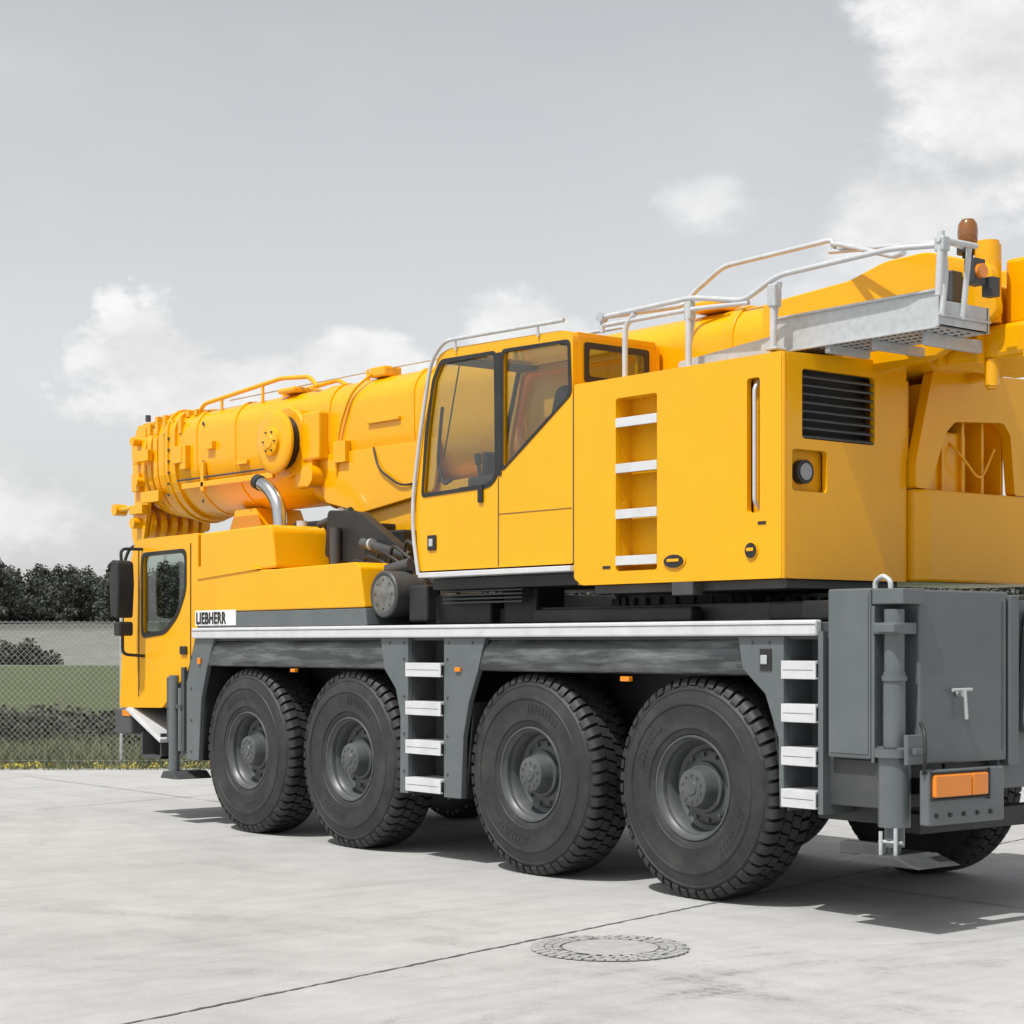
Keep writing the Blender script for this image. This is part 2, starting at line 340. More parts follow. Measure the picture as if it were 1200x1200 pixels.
boxes('lower_step',[(-7.75,-7.35,.0,.2,.60,.63),(-7.75,-7.73,.0,.2,.6,.85),(-7.37,-7.35,.0,.2,.6,.85)],GRYD)
prism('engine_cover_upper',[(-6.64,2.36),(-6.64,2.765),(-5.40,2.79),(-5.36,2.74),(-5.30,2.40)],.03,.62,YEL,r=.03,bevel=.02)
prism('engine_cover_lower',[(-6.64,2.02),(-6.64,2.40),(-5.30,2.385),(-3.99,2.405),(-3.93,2.36),(-3.86,2.025)],.0,.60,YEL,r=.02,bevel=.02)
prism('engine_cover_crease',[(-6.64,2.33),(-6.64,2.45),(-5.7,2.44),(-5.5,2.395)],-.012,.03,YEL,r=.02,bevel=.01)
prism('engine_cover_grey_band',[(-6.64,1.875),(-6.64,2.017),(-3.86,2.02),(-3.84,1.875)],.006,.6,GRY,bevel=.01)
box('name_plate',-6.67,-5.93,-.004,.004,1.893,2.035,WHT,0)
t=bpy.data.curves.new('maker_lettering','FONT'); t.body='LIEBHERR'; t.size=.150; t.extrude=.002; t.offset=.0045; t.space_character=1.12; t.materials.append(BLK)
to=bpy.data.objects.new('maker_lettering',t); COL.objects.link(to); to.parent=CR; to.location=(-6.65,-.008,1.912); to.rotation_euler=(math.radians(90),0,0); to.scale=(.78,1,1)
tube('exhaust_stack',[(-5.79,.4,2.35),(-5.80,.4,2.70),(-5.84,.4,3.02),(-6.02,.4,3.18),(-6.20,.4,3.24)],.065,CHR,fr=.16)
cyl('exhaust_mouth',(-6.15,.4,3.224),(-6.222,.4,3.248),.072,BLK)
cyls('exhaust_muffler',[((-5.72,.4,2.4),(-5.72,.4,2.62),.13),((-5.6,.5,2.3),(-5.6,.5,2.85),.05)],GALV,24)
boxes('engine_bay_boxes',[(-6.0,-5.25,.65,1.3,2.0,2.86),(-5.2,-4.75,.55,1.1,2.0,2.80),(-4.72,-4.3,.7,1.4,2.0,2.72),(-4.25,-3.9,.5,.9,2.0,2.42),(-5.6,-3.4,.6,2.4,1.87,2.15)],BLK,.02)
prism('engine_bay_air_duct',[(-5.15,2.5),(-5.1,2.92),(-4.6,2.88),(-4.0,2.55),(-3.9,2.3)],.45,.54,BLK,r=.06)
cyls('engine_bay_pipes',[((-4.9,.4,2.2),(-4.9,.4,2.75),.05),((-4.5,.42,2.6),(-3.8,.42,2.45),.045),((-5.3,.5,2.8),(-4.8,.5,2.9),.035),((-4.2,.3,2.3),(-3.6,.3,2.38),.06),((-3.4,.3,2.05),(-3.4,.9,2.05),.09)],GRYD,14)
cyls('engine_bay_fittings',[((-5.1,.5,2.86),(-4.95,.5,2.9),.04),((-4.35,.4,2.58),(-4.32,.4,2.58),.05)],GALV,14)
boxes('engine_bay_clutter',[(-5.9+.11*i,-5.85+.11*i,.62,.66,2.45,2.8) for i in range(6)]+[(-4.65,-4.4,.66,.7,2.45,2.6),(-4.1,-3.95,.4,.5,2.42,2.52)],GRYD)
lathe('hydraulic_tank',[(.0,0.0),(.15,.0),(.165,-.012),(.185,-.012),(.195,.0),(.195,.7),(0,.7)],(-3.69,.08,2.13),GRYD,40)
TANK=mat('tank_face_metal',(.14,.14,.13),.5,var=.35,nscale=14)
lathe('hydraulic_tank_face',[(.0,-.004),(.145,-.004),(.155,.0)],(-3.69,.074,2.13),TANK,32)
cyls('hydraulic_tank_bolts',[((-3.69+.12*math.cos(a*.785),.064,2.13+.12*math.sin(a*.785)),(-3.69+.12*math.cos(a*.785),.07,2.13+.12*math.sin(a*.785)),.006) for a in range(8)],BLK,8)
for i in range(5):
    tube('hose_%d'%i,[(-4.6+.2*i,.35,2.3),(-4.5+.2*i,.3,2.45+.04*i),(-4.2+.2*i,.32,2.4),(-4.0+.22*i,.45,2.1)],.016,BLK,fr=.1)
box('turntable_base',-3.2,1.05,.35,2.4,1.865,2.0,GRYD)
cyl('slewing_ring',(-1.0,1.37,1.95),(-1.0,1.37,2.16),.85,BLK,64)
cyls('slewing_ring_bolts',[((-1.0+.87*math.cos(a*.157),1.37+.87*math.sin(a*.157),2.0),(-1.0+.87*math.cos(a*.157),1.37+.87*math.sin(a*.157),2.06),.02) for a in range(40)],GRYD,6)
boxes('deck_gear',[(-3.35,-2.5,.25,.7,1.87,2.12),(-2.4,-2.0,.3,.6,1.87,2.18),(-3.45,-3.2,.15,.3,1.9,2.2),(.5,1.1,.2,1.0,1.87,2.0),(-1.9,-.2,.18,.3,1.87,1.98)],BLK,.02)
boxes('slew_cylinder_mount',[(-3.0,-2.0,.16,.24,2.04+.03*i,2.052+.03*i) for i in range(5)],GRYD,0)

# ------------------------------------------------------------------ superstructure
lad=[(-.765,2.23),(-.765,3.44),(-.345,3.44),(-.345,2.23)]
slot=[(.50,2.57),(.50,3.44),(.615,3.44),(.615,2.57)]
plate('house_side',[(-1.21,2.19),(-1.12,2.14),(.80,2.14),(.80,3.585),(-1.21,3.585)],[lad,slot],0,.04,YEL,r=.02,hr=.025,bevel=.012)
boxes('house_ladder_recess',[(-.78,-.33,.16,.17,2.2,3.47),(-.78,-.767,.04,.16,2.2,3.47),(-.343,-.33,.04,.16,2.2,3.47),(-.78,-.33,.04,.16,3.44,3.47),(-.78,-.33,.04,.16,2.2,2.225)],YELD,0)
boxes('house_ladder_steps',[(-.764,-.346,.0,.13,z-.015,z) for z in(3.30,2.98,2.66,2.335)]+[(-.764,-.346,-.005,.004,z-.065,z) for z in(3.30,2.98,2.66,2.335)],ALU,.003)
boxes('house_slot_recess',[(.49,.63,.07,.08,2.55,3.46)],YELD,0)
tube('house_grab_bar',[(.557,.06,2.60),(.557,.012,2.64),(.557,.012,3.38),(.557,.06,3.42)],.014,RAIL,fr=.03)
grl=[(.183,3.04),(.893,3.04),(.893,3.49),(.183,3.49)]
lampr=[(.09,2.70),(.42,2.70),(.42,2.97),(.09,2.97)]
plate('house_rear',[(.045,2.14),(1.22,2.14),(1.22,3.62),(.045,3.585)],[grl,lampr],.772,.812,YEL,'yz',r=.015,hr=.03,bevel=.012)
cyl('house_corner_post',(.782,.030,2.14),(.782,.030,3.585),.030,YEL,24)
box('house_grille_back',.68,.70,.15,.93,3.0,3.52,BLK,0)
V=[];F=[]
for i in range(8):
    z=3.07+i*.055
    n=len(V); V+=[(.765,.19,z),(.765,.887,z),(.805,.887,z-.022),(.805,.19,z-.022),(.765,.19,z+.008),(.765,.887,z+.008),(.808,.887,z-.012),(.808,.19,z-.012)]
    F+=[tuple(a+n for a in q) for q in [(0,1,2,3),(4,7,6,5),(0,4,5,1),(2,6,7,3),(0,3,7,4),(1,5,6,2)]]
raw('house_grille_louvres',V,F,GRYD)
prism('house_lamp_recess',[(.08,2.69),(.44,2.69),(.44,2.98),(.08,2.98)],.735,.745,YELD,'yz',bevel=0)
cyl('house_work_lamp',(.745,.23,2.83),(.80,.23,2.83),.078,BLK,24); cyl('house_work_lamp_glass',(.801,.23,2.83),(.806,.23,2.83),.055,LAMP,24)
boxes('house_shell',[(-1.21,.77,.04,1.22,3.545,3.583),(-1.21,-1.17,.04,1.22,2.2,3.545),(-1.21,.77,.04,1.22,2.145,2.18),(-1.16,.60,.25,1.20,2.2,3.5)],YEL,.003)
for nm,x,z,rx,rz in(('house_latch_oval',-.17,2.28,.095,.045),('house_latch_small',.545,2.325,.05,.05)):
    prism(nm+'_rim',[(x+rx*1.15*math.cos(a*.3927),z+rz*1.2*math.sin(a*.3927)) for a in range(16)],-.010,-.001,YEL,bevel=.003)
    prism(nm,[(x+rx*math.cos(a*.3927),z+rz*math.sin(a*.3927)) for a in range(16)],-.016,-.0105,BLK,bevel=0)
    box(nm+'_handle',x-rx*.6,x+rx*.6,-.024,-.017,z-rz*.1,z+rz*.35,YEL,.003)
boxes('house_small_marks',[(.60,.67,-.004,-.001,2.49,2.51),(-.90,-.82,-.004,-.001,2.25,2.27)],BLK,0)
box('house_black_fitting',-1.2,-.95,.45,.65,3.59,3.66,BLK,.02)
box('superstructure_frame',-3.4,.75,1.25,1.95,2.17,3.2,YEL,.02)
boxes('house_underside',[(-1.1,.75,.1,1.2,2.08,2.14),(-.2,.0,-.0,.1,2.05,2.138)],GRYD)
# counterweight
cwp=[(.75,1.235),(.87,1.26),(.90,1.34),(.90,2.5),(.80,2.7),(.60,2.75),(.1,2.75),(.1,1.235)]
prism('counterweight',cwp,2.14,2.77,YEL,'xy',r=.04,bevel=.02)
box('counterweight_rear_wall',.1,.45,1.24,2.74,2.775,3.56,YEL,.01)
plate('counterweight_bracket',[(1.235,2.775),(1.235,2.95),(1.42,3.58),(2.75,3.62),(2.75,2.775),(2.33,2.775),(2.28,3.20),(2.2,3.28),(1.66,3.25),(1.56,3.17),(1.38,2.775)],[],.80,.88,YEL,'yz',r=.03,bevel=.012)
boxes('counterweight_ribs',[(.46,.78,1.42+.22*i,1.45+.22*i,2.775,3.5) for i in range(5)],YEL,.004)
tube('counterweight_hose',[(.6,1.7,3.3),(.85,1.8,3.0),(.83,2.0,2.85),(.8,2.2,3.1)],.010,YEL,fr=.15)
prism('counterweight_side_gusset',[(.46,2.775),(.80,2.775),(.80,3.5),(.46,3.56)],1.235,1.26,YEL)

# operator cab
cs=[(-3.11,2.30),(-1.225,2.30),(-1.225,3.97),(-1.35,3.995),(-2.70,4.03),(-2.85,3.99),(-3.03,3.45),(-3.15,2.88)]
w1=[(-3.05,2.90),(-2.20,2.925),(-2.105,2.99),(-2.12,3.925),(-2.80,3.935),(-2.90,3.80),(-2.99,3.40)]
w2=[(-2.03,3.03),(-1.78,3.19),(-1.25,3.52),(-1.265,3.905),(-2.03,3.925)]
w3=[(-3.00,2.95),(-1.45,2.95),(-1.45,3.90),(-2.80,3.91),(-2.95,3.40)]
plate('operator_cab_side_left',cs,[w1,w2],0,.045,YEL,r=[.05,.02,.05,.05,.12,.1,.05,.05],hr=.05,bevel=.012)
plate('operator_cab_side_right',cs,[w3],.82,.86,YEL,r=[.05,.02,.05,.05,.12,.1,.05,.05],hr=.05,bevel=.012)
def off(poly,d):
    cx=sum(p[0] for p in poly)/len(poly); cz=sum(p[1] for p in poly)/len(poly)
    out=[]
    for x,z in poly:
        l=math.hypot(x-cx,z-cz); out.append((cx+(x-cx)*(l+d)/l,cz+(z-cz)*(l+d)/l))
    return out
for i,w in enumerate((w1,w2)):
    prism('operator_cab_glass_%d'%i,off(w,.01),.02,.026,GLS,bevel=0,r=.04)
    plate('operator_cab_gasket_%d'%i,off(w,.022),[off(w,-.018)],-.007,-.001,BLK,r=.05,hr=.05,bevel=.002)
box('operator_cab_pillar_trim',-2.115,-2.04,-.009,-.008,2.99,3.92,BLK,0)
boxes('operator_cab_roof',[(-2.83,-2.60,.045,.82,3.95,3.985),(-1.40,-1.225,.045,.82,3.93,3.975),(-2.60,-1.40,.045,.10,3.95,3.985),(-2.60,-1.40,.76,.82,3.95,3.985)],YEL,.006)
boxes('operator_cab_interior_trim',[(-2.82,-2.60,.05,.81,3.925,3.945),(-1.42,-1.27,.05,.81,3.90,3.925),(-1.30,-1.265,.05,.81,2.4,3.60),(-3.05,-1.3,.79,.815,2.4,2.93)],CABIN,.004)
box('operator_cab_roof_glass',-2.60,-1.40,.10,.76,3.955,3.961,GLS,0)
plate('operator_cab_rear',[(.045,2.30),(.82,2.30),(.82,3.965),(.045,3.965)],[[(.13,3.64),(.72,3.64),(.72,3.88),(.13,3.88)]],-1.26,-1.226,YEL,'yz',hr=.03)
prism('operator_cab_rear_glass',[(.11,3.62),(.74,3.62),(.74,3.90),(.11,3.90)],-1.224,-1.220,GLS,'yz',bevel=0)
plate('operator_cab_rear_gasket',[(.105,3.615),(.745,3.615),(.745,3.905),(.105,3.905)],[[(.15,3.66),(.70,3.66),(.70,3.86),(.15,3.86)]],-1.2195,-1.214,BLK,'yz',r=.03,hr=.03,bevel=0)
box('operator_cab_floor',-3.08,-1.26,.045,.82,2.30,2.36,GRYD)
prism('operator_cab_front_lower',[(-3.10,2.36),(-3.14,2.88),(-3.10,2.88),(-3.06,2.36)],.045,.82,YEL)
prism('operator_cab_windscreen',[(-3.14,2.89),(-3.02,3.45),(-2.85,3.95),(-2.835,3.95),(-3.0,3.45),(-3.12,2.89)],.045,.82,GLS,bevel=0)
tube('operator_cab_front_pillar',[(-3.11,.83,2.88),(-3.0,.83,3.45),(-2.84,.83,3.95)],.028,BLK,fr=.1)
prism('operator_seat_back',[(-1.85,2.8),(-1.70,2.8),(-1.56,3.45),(-1.60,3.66),(-1.72,3.64),(-1.78,3.45)],.25,.62,SEAT,r=.05,bevel=.03)
prism('operator_seat_cushion',[(-2.35,2.75),(-2.35,2.90),(-1.8,2.86),(-1.8,2.72)],.22,.64,SEAT,r=.03,bevel=.03)
boxes('operator_consoles',[(-2.6,-1.8,.10,.20,2.72,3.02),(-2.6,-1.8,.68,.78,2.72,3.02),(-3.0,-2.85,.3,.6,2.36,2.98),(-1.95,-1.75,.35,.6,2.36,2.75),(-3.0,-2.94,.55,.75,3.0,3.28)],SEAT,.02)
cyls('operator_joystick',[((-2.5,.15,3.02),(-2.52,.15,3.14),.016),((-2.52,.15,3.12),(-2.53,.15,3.2),.028)],BLK,10)
tube('cab_spiral_cable',[(-2.92,.1,3.6),(-2.93,.08,3.35),(-2.98,.1,3.15),(-2.9,.1,2.98),(-2.82,.12,3.02)],.014,BLK)
tube('cab_blind_cord',[(-2.70,.1,3.9),(-2.9,.1,3.2)],.006,BLK)
boxes('operator_door_seams',[(-2.085,-2.077,-.004,-.0005,2.31,2.97),(-2.08,-1.235,-.004,-.0005,2.699,2.703),(-1.222,-1.214,.001,.01,2.2,3.5)],GRYD,0)
boxes('operator_door_fittings',[(-2.97,-2.86,-.016,-.001,2.46,2.58),(-2.32,-2.26,-.02,-.001,2.80,2.94)],BLK,.008)
box('operator_door_lock',-2.94,-2.89,-.024,-.017,2.49,2.55,GALV,.004)
box('operator_cab_step',-3.06,-1.21,-.04,.25,2.245,2.285,ALU,.006)
box('operator_cab_underframe',-3.05,-1.22,.1,.84,2.15,2.24,BLK)
tube('operator_cab_handrail',[(-1.30,-.02,4.06),(-2.74,-.02,4.09),(-2.91,-.02,3.95),(-3.05,-.02,3.4),(-3.15,-.02,2.9),(-3.15,-.02,2.6),(-3.08,-.02,2.27)],.016,RAIL,fr=.12)
cyls('handrail_stubs',[((-1.6,-.01,3.98),(-1.6,-.02,4.06),.012),((-2.6,-.01,4.0),(-2.6,-.02,4.09),.012),((-3.12,.02,3.0),(-3.14,-.02,3.0),.012)],RAIL,8)
tube('roof_rail_far',[(-1.30,.6,4.00),(-1.32,.6,4.08),(-2.7,.6,4.10),(-2.75,.6,4.0)],.013,RAIL)
tube('wiper',[(-2.3,.3,3.99),(-2.2,.3,4.05),(-1.9,.3,4.05),(-1.8,.3,3.99)],.012,BLK)

# ------------------------------------------------------------------ boom
def bsec(s=1,cz=3.62):
    w=.47*s; top=.55
    P=[(-w,0),(-w,top*s-.16),(-w+.14,top*s),(w-.14,top*s),(w,top*s-.16),(w,0)]
    out=fillet([(a,b) for a,b in P],[0,.14,.14,.14,.14,0],5)
    n=18
    for i in range(1,n):
        a=math.pi*i/n; out.append((w*math.cos(a),-.54*s*math.sin(a)))
    return [(1.37+a,cz+b) for a,b in out]
D=.90
prism('boom_base_section',bsec(1),-9.66+D,.15,YEL,'yz',bevel=0,sharp=28)
cols=[(-9.78,-9.56,1.07),(-9.72,-9.68,1.11),(-9.97,-9.84,1.01),(-10.14,-10.04,.96),(-10.30,-10.21,.92),(-10.42,-10.37,.88)]
for i,(a,b,s) in enumerate(cols): prism('boom_collar_%d'%i,bsec(s),a+D,b+D,YEL,'yz',bevel=.01,sharp=28)
prism('boom_inner_section',bsec(.84),-10.5+D,-9.6+D,YEL,'yz',bevel=0,sharp=28)
for i,(x,w_) in enumerate(((-8.3,.07),(-7.5,.05),(-5.95,.22),(-4.45,.06),(-4.30,.06),(-3.2,.1),(-.6,.1))): prism('boom_band_%d'%i,bsec(1.025),x,x+w_,YEL,'yz',bevel=.01,sharp=28)
for y in(1.0,1.70):
    prism('boom_head_plate_%d'%int(y*10),[(-10.45+D,4.12),(-10.62+D,4.14),(-10.78+D,3.9),(-10.70+D,3.3),(-10.78+D,2.95),(-10.7+D,2.78),(-10.5+D,2.85),(-10.4+D,3.2)],y,y+.05,YEL,r=.05)
cyls('boom_head_sheaves',[((-10.58+D,1.06+.13*k,z),(-10.58+D,1.12+.13*k,z),rr) for k in range(5) for z,rr in((3.95,.14),(3.05,.17))],YEL,28)
cyls('boom_head_pins',[((-10.58+D,.90,3.95),(-10.58+D,1.85,3.95),.05),((-10.58+D,.90,3.05),(-10.58+D,1.85,3.05),.06),((-10.5+D,.9,3.5),(-10.5+D,1.8,3.5),.05),((-11.05+D,.95,3.22),(-10.7+D,.95,3.22),.025),((-11.0+D,.90,3.22),(-11.0+D,1.04,3.22),.065)],YEL,20)
boxes('boom_head_brackets',[(-10.4+D,-10.1+D,.84,.9,3.7,3.82),(-10.7+D,-10.4+D,.93,1.0,3.15,3.25),(-10.3+D,-9.9+D,.86,.92,3.25,3.37),(-9.55+D,-9.35+D,.83,.9,3.62,3.8),(-10.7+D,-10.45+D,1.1,1.6,4.12,4.17),(-10.66+D,-10.5+D,.94,1.0,3.4,3.6),(-10.62+D,-10.5+D,.93,1.0,3.7,3.8),(-10.74+D,-10.72+D,1.05,1.7,3.2,3.6)],YEL)
boxes('boom_top_guides',[(-10.2+D+.17*i,-10.14+D+.17*i,.98,1.2,4.12,4.19) for i in range(6)],YEL)
boxes('boom_side_pads',[(-10.2+D+.17*i,-10.13+D+.17*i,.885,.93,3.98-.01*i,4.10) for i in range(5)],YEL)
cyls('boom_collar_bolts',[((-9.67+D,.865,3.3+.12*i),(-9.67+D,.85,3.3+.12*i),.014) for i in range(6)]+[((-9.0+D,.90,3.2+.4*i),(-9.0+D,.89,3.2+.4*i),.02) for i in range(3)],GRYD,8)
cyls('boom_head_lamps',[((-10.35+D,.98,4.15),(-10.35+D,.98,4.22),.03)],GRYD,12)
prism('boom_rest',[(-8.0,2.765),(-7.2,2.765),(-7.4,3.1),(-7.8,3.1)],1.1,1.64,YEL)
box('boom_cable_tray',-8.5,-6.7,.86,.90,3.34,3.40,YEL)
cyls('boom_cable_line',[((-8.6,.87,3.44),(-6.0,.87,3.44),.010)],GRYD,8)
boxes('boom_side_brackets',[(-8.0,-7.85,.85,.90,3.72,3.80),(-8.1,-8.04,.86,.9,3.3,3.6),(-7.4,-7.2,.87,.9,3.52,3.56),(-5.6,-5.4,.84,.9,3.4,3.6),(-5.1,-4.6,.87,.9,3.72,3.75),(-8.5,-8.38,.84,.9,3.55,3.8)],YEL)
lathe('boom_drum',[(0,-.20),(.06,-.20),(.07,-.19),(.10,-.185),(.13,-.18),(.14,-.15),(.23,-.145),(.285,-.14),(.305,-.125),(.305,-.10),(.24,-.09)],(-6.36,.80,3.65),YEL,48)
lathe('boom_drum_rope',[(.25,-.10),(.255,-.09),(.255,.01),(.25,.02)],(-6.36,.80,3.65),BLK,40)
lathe('boom_drum_flange',[(.24,.0),(.33,.002),(.345,.015),(.345,.045),(.3,.055),(.0,.06)],(-6.36,.80,3.65),YEL,48)
cyls('boom_drum_bolts',[((-6.36+.10*math.cos(a*1.047),.60,3.65+.10*math.sin(a*1.047)),(-6.36+.10*math.cos(a*1.047),.62,3.65+.10*math.sin(a*1.047)),.010) for a in range(6)],GRYD,6)
boxes('boom_drum_mount',[(-6.05,-5.75,.78,.90,3.45,3.9),(-6.2,-5.9,.80,.9,3.2,3.5)],YEL,.02)
cyls('boom_pivot',[((-5.9,.74,3.3),(-5.9,2.0,3.3),.10)],YEL,28)
prism('boom_saddle_plate',[(-6.0,3.5),(-5.8,3.05),(-5.2,2.92),(-4.1,3.05),(-4.0,3.5)],.885,.915,YEL,r=.05)
cyls('luffing_cylinder',[((-5.95,1.2,3.25),(-3.0,1.2,2.32),.21),((-6.1,1.2,3.30),(-5.9,1.2,3.235),.25),((-4.75,1.2,2.87),(-4.65,1.2,2.84),.23)],YEL,36)
prism('superstructure_nose',[(-5.3,2.95),(-5.0,3.1),(-3.3,3.15),(-3.3,2.2),(-3.9,2.3)],.95,1.05,YEL,r=.05)
tube('boom_hose_black',[(-5.0,.88,3.50),(-4.9,.86,3.3),(-4.55,.86,3.12),(-4.3,.88,3.14)],.010,BLK,fr=.2)
tube('boom_hose_up',[(-5.6,.88,3.3),(-5.55,.86,3.7),(-5.35,.88,4.05),(-5.2,1.0,4.2)],.014,YEL,fr=.2)
tube('boom_top_rail',[(-8.35,1.0,4.17),(-8.25,1.0,4.23),(-6.75,1.0,4.33),(-6.25,1.0,4.29),(-6.1,1.0,4.18)],.022,YEL)
tube('boom_top_rail_inner',[(-7.6,1.5,4.17),(-7.5,1.5,4.28),(-6.5,1.5,4.33),(-6.2,1.5,4.2)],.022,YEL)
tube('boom_top_wire',[(-7.9,1.1,4.24),(-5.6,1.1,4.25),(-3.0,1.1,4.24)],.010,RAIL)
cyls('boom_top_posts',[((-7.9,1.0,4.1),(-7.9,1.0,4.25),.016),((-7.1,1.0,4.1),(-7.1,1.0,4.30),.016),((-5.4,1.1,4.1),(-5.4,1.1,4.27),.02)],YEL,10)
boxes('boom_top_block',[(-6.75,-6.45,.95,1.3,4.165,4.22),(-5.25,-5.0,1.0,1.2,4.165,4.26),(-1.0,-.7,.95,1.2,4.17,4.25)],YEL,.02)
for i,(y0,y1) in enumerate(((.88,.96),(1.78,1.86))):
    prism('boom_foot_plate_%d'%i,[(-.2,3.30),(-.2,4.12),(.6,4.17),(.9,4.25),(1.25,4.26),(1.75,4.10),(1.80,3.78),(1.3,3.56),(.6,3.50)],y0,y1,YEL,r=.06,bevel=.012)
prism('boom_foot_core',[(.14,3.50),(.14,4.12),(1.2,4.16),(1.6,4.02),(1.6,3.76),(1.1,3.60)],.965,1.775,YEL,bevel=.012)
box('boom_foot_arm',1.19,2.15,.99,1.9,3.53,3.74,YEL,.03)
box('boom_foot_block',1.66,2.05,1.15,1.8,3.745,4.18,YEL,.03)
cyls('boom_foot_cylinder',[((1.645,1.0,3.75),(1.645,1.0,4.25),.083),((1.645,1.0,4.25),(1.645,1.0,4.275),.07),((1.645,1.04,3.36),(1.645,1.04,3.53),.046),((1.645,1.04,3.34),(1.645,1.04,3.37),.035),((1.9,1.3,4.0),(1.9,1.1,4.0),.07)],YEL,32)
boxes('boom_foot_ribs',[(1.3,1.33,.93,.99,3.5,3.78),(1.6,1.63,.93,.99,3.5,3.7),(1.95,1.98,.94,.99,3.5,3.7),(2.05,2.09,1.2,1.24,3.78,4.1),(2.05,2.09,1.45,1.49,3.78,4.1)],YEL)
cyls('boom_foot_bolts',[((2.15,1.05+.12*i,3.60),(2.165,1.05+.12*i,3.60),.018) for i in range(7)],GRYD,8)
lathe_b=[(0,.0),(.05,.0),(.062,.02),(.066,.09),(.06,.14),(.04,.17),(0,.18)]
V,F=lathevf(lathe_b,28); V=[(x+1.487,z+1.0,y+4.27) for x,y,z in V]; raw('beacon_lamp',V,F,BROWN)
cyls('beacon_base',[((1.487,1.0,4.22),(1.487,1.0,4.275),.07),((1.487,1.0,4.12),(1.487,1.0,4.22),.035),((1.487,1.0,3.9),(1.487,1.0,4.14),.014)],BLK,20)
box('rear_lamp_box',1.42,1.55,.76,.87,3.88,4.08,GRYD,.01)
boxes('rear_top_lamps',[(1.80,1.88,.55,.66,3.92,4.08),(1.82,1.9,.7,.78,3.86,3.98)],GRYD)
cyls('rear_top_lamp_orange',[((1.88,.60,4.0),(1.91,.60,4.0),.045)],ORG,20)

# ------------------------------------------------------------------ platform tray + railing
boxes('platform_tray',[(.50,1.82,.28,.295,3.64,3.86),(.50,1.82,.295,.75,3.64,3.655),(1.805,1.82,.295,.78,3.64,3.80),(.50,1.82,.75,.765,3.64,3.80),(.50,1.82,.262,.28,3.85,3.865),(.5,1.82,.255,.28,3.625,3.64),(1.825,1.84,.27,.77,3.70,3.715)],GALV,.003)
prism('platform_toe_board',[(-.42,3.60),(.50,3.62),(.50,3.75),(-.40,3.68)],.26,.28,GALV)
L=[]
for i in range(26):
    for j in range(4): L.append(((.56+.048*i,.35+.1*j,3.6385),(.56+.048*i,.35+.1*j,3.6365),.014))
cyls('platform_perforation',L,BLK,8)
boxes('platform_brackets',[(.9,.94,.3,.7,3.585,3.64),(.55,.59,.3,.7,3.585,3.64),(1.2,1.24,.4,.9,3.58,3.64),(1.6,1.64,.4,.95,3.56,3.64)],GALV)
r=.0185
tube('guard_rail_near',[(-1.04,.12,3.95),(-1.04,.12,4.06),(-.13,.12,4.07),(.36,.12,3.98),(.66,.12,4.10),(1.60,.12,4.12),(1.92,.2,4.10)],r,RAIL,fr=.08)
tube('guard_rail_near_low',[(-1.04,.12,4.00),(-.10,.12,3.99),(.40,.12,3.96)],r*.9,RAIL)
tube('guard_rail_far',[(-1.04,.12,4.06),(-.92,.8,4.20),(-.86,.85,4.29),(-.55,.85,4.44),(.48,.85,4.46),(.50,.85,4.38)],r,RAIL,fr=.08)
tube('guard_rail_cross',[(.48,.85,4.43),(.60,.8,4.40),(1.3,.5,4.17),(1.5,.35,4.14)],r,RAIL)
tube('guard_rail_cross2',[(.46,.85,4.38),(1.45,.6,4.24),(1.75,.5,4.18),(1.9,.4,4.12)],r*.9,RAIL)
tube('guard_rail_end',[(1.92,.2,4.14),(1.86,.3,3.95),(1.83,.3,3.7)],r,RAIL)
tube('guard_rail_end_b',[(1.92,.45,4.14),(1.86,.5,3.95),(1.83,.5,3.7)],r,RAIL)
tube('guard_rail_end_top',[(1.92,.15,4.13),(1.93,.5,4.13)],r,RAIL)
cyls('guard_rail_posts',[((-.16,.12,3.59),(-.16,.12,4.03),.022),((.62,.12,3.62),(.62,.12,4.04),.022),((-.22,.16,3.59),(-.14,.16,4.0),.014),((.56,.16,3.62),(.66,.14,4.06),.016),((1.90,.18,3.8),(1.92,.18,4.18),.022)],RAIL,12)
boxes('guard_rail_hinges',[(-.19,-.13,.10,.16,3.92,4.05),(.59,.66,.09,.16,3.90,4.05),(-.21,-.11,.09,.2,3.59,3.61),(.57,.67,.09,.2,3.62,3.64),(1.88,1.95,.16,.23,4.06,4.15)],GALV,.012)
tube('guard_rail_drop',[(-.80,.12,3.59),(-.80,.12,3.96),(-.70,.12,4.04)],r*1.1,RAIL)
cyl('guard_rail_joint',(-1.04,.09,4.06),(-1.04,.15,4.06),.035,GALV)

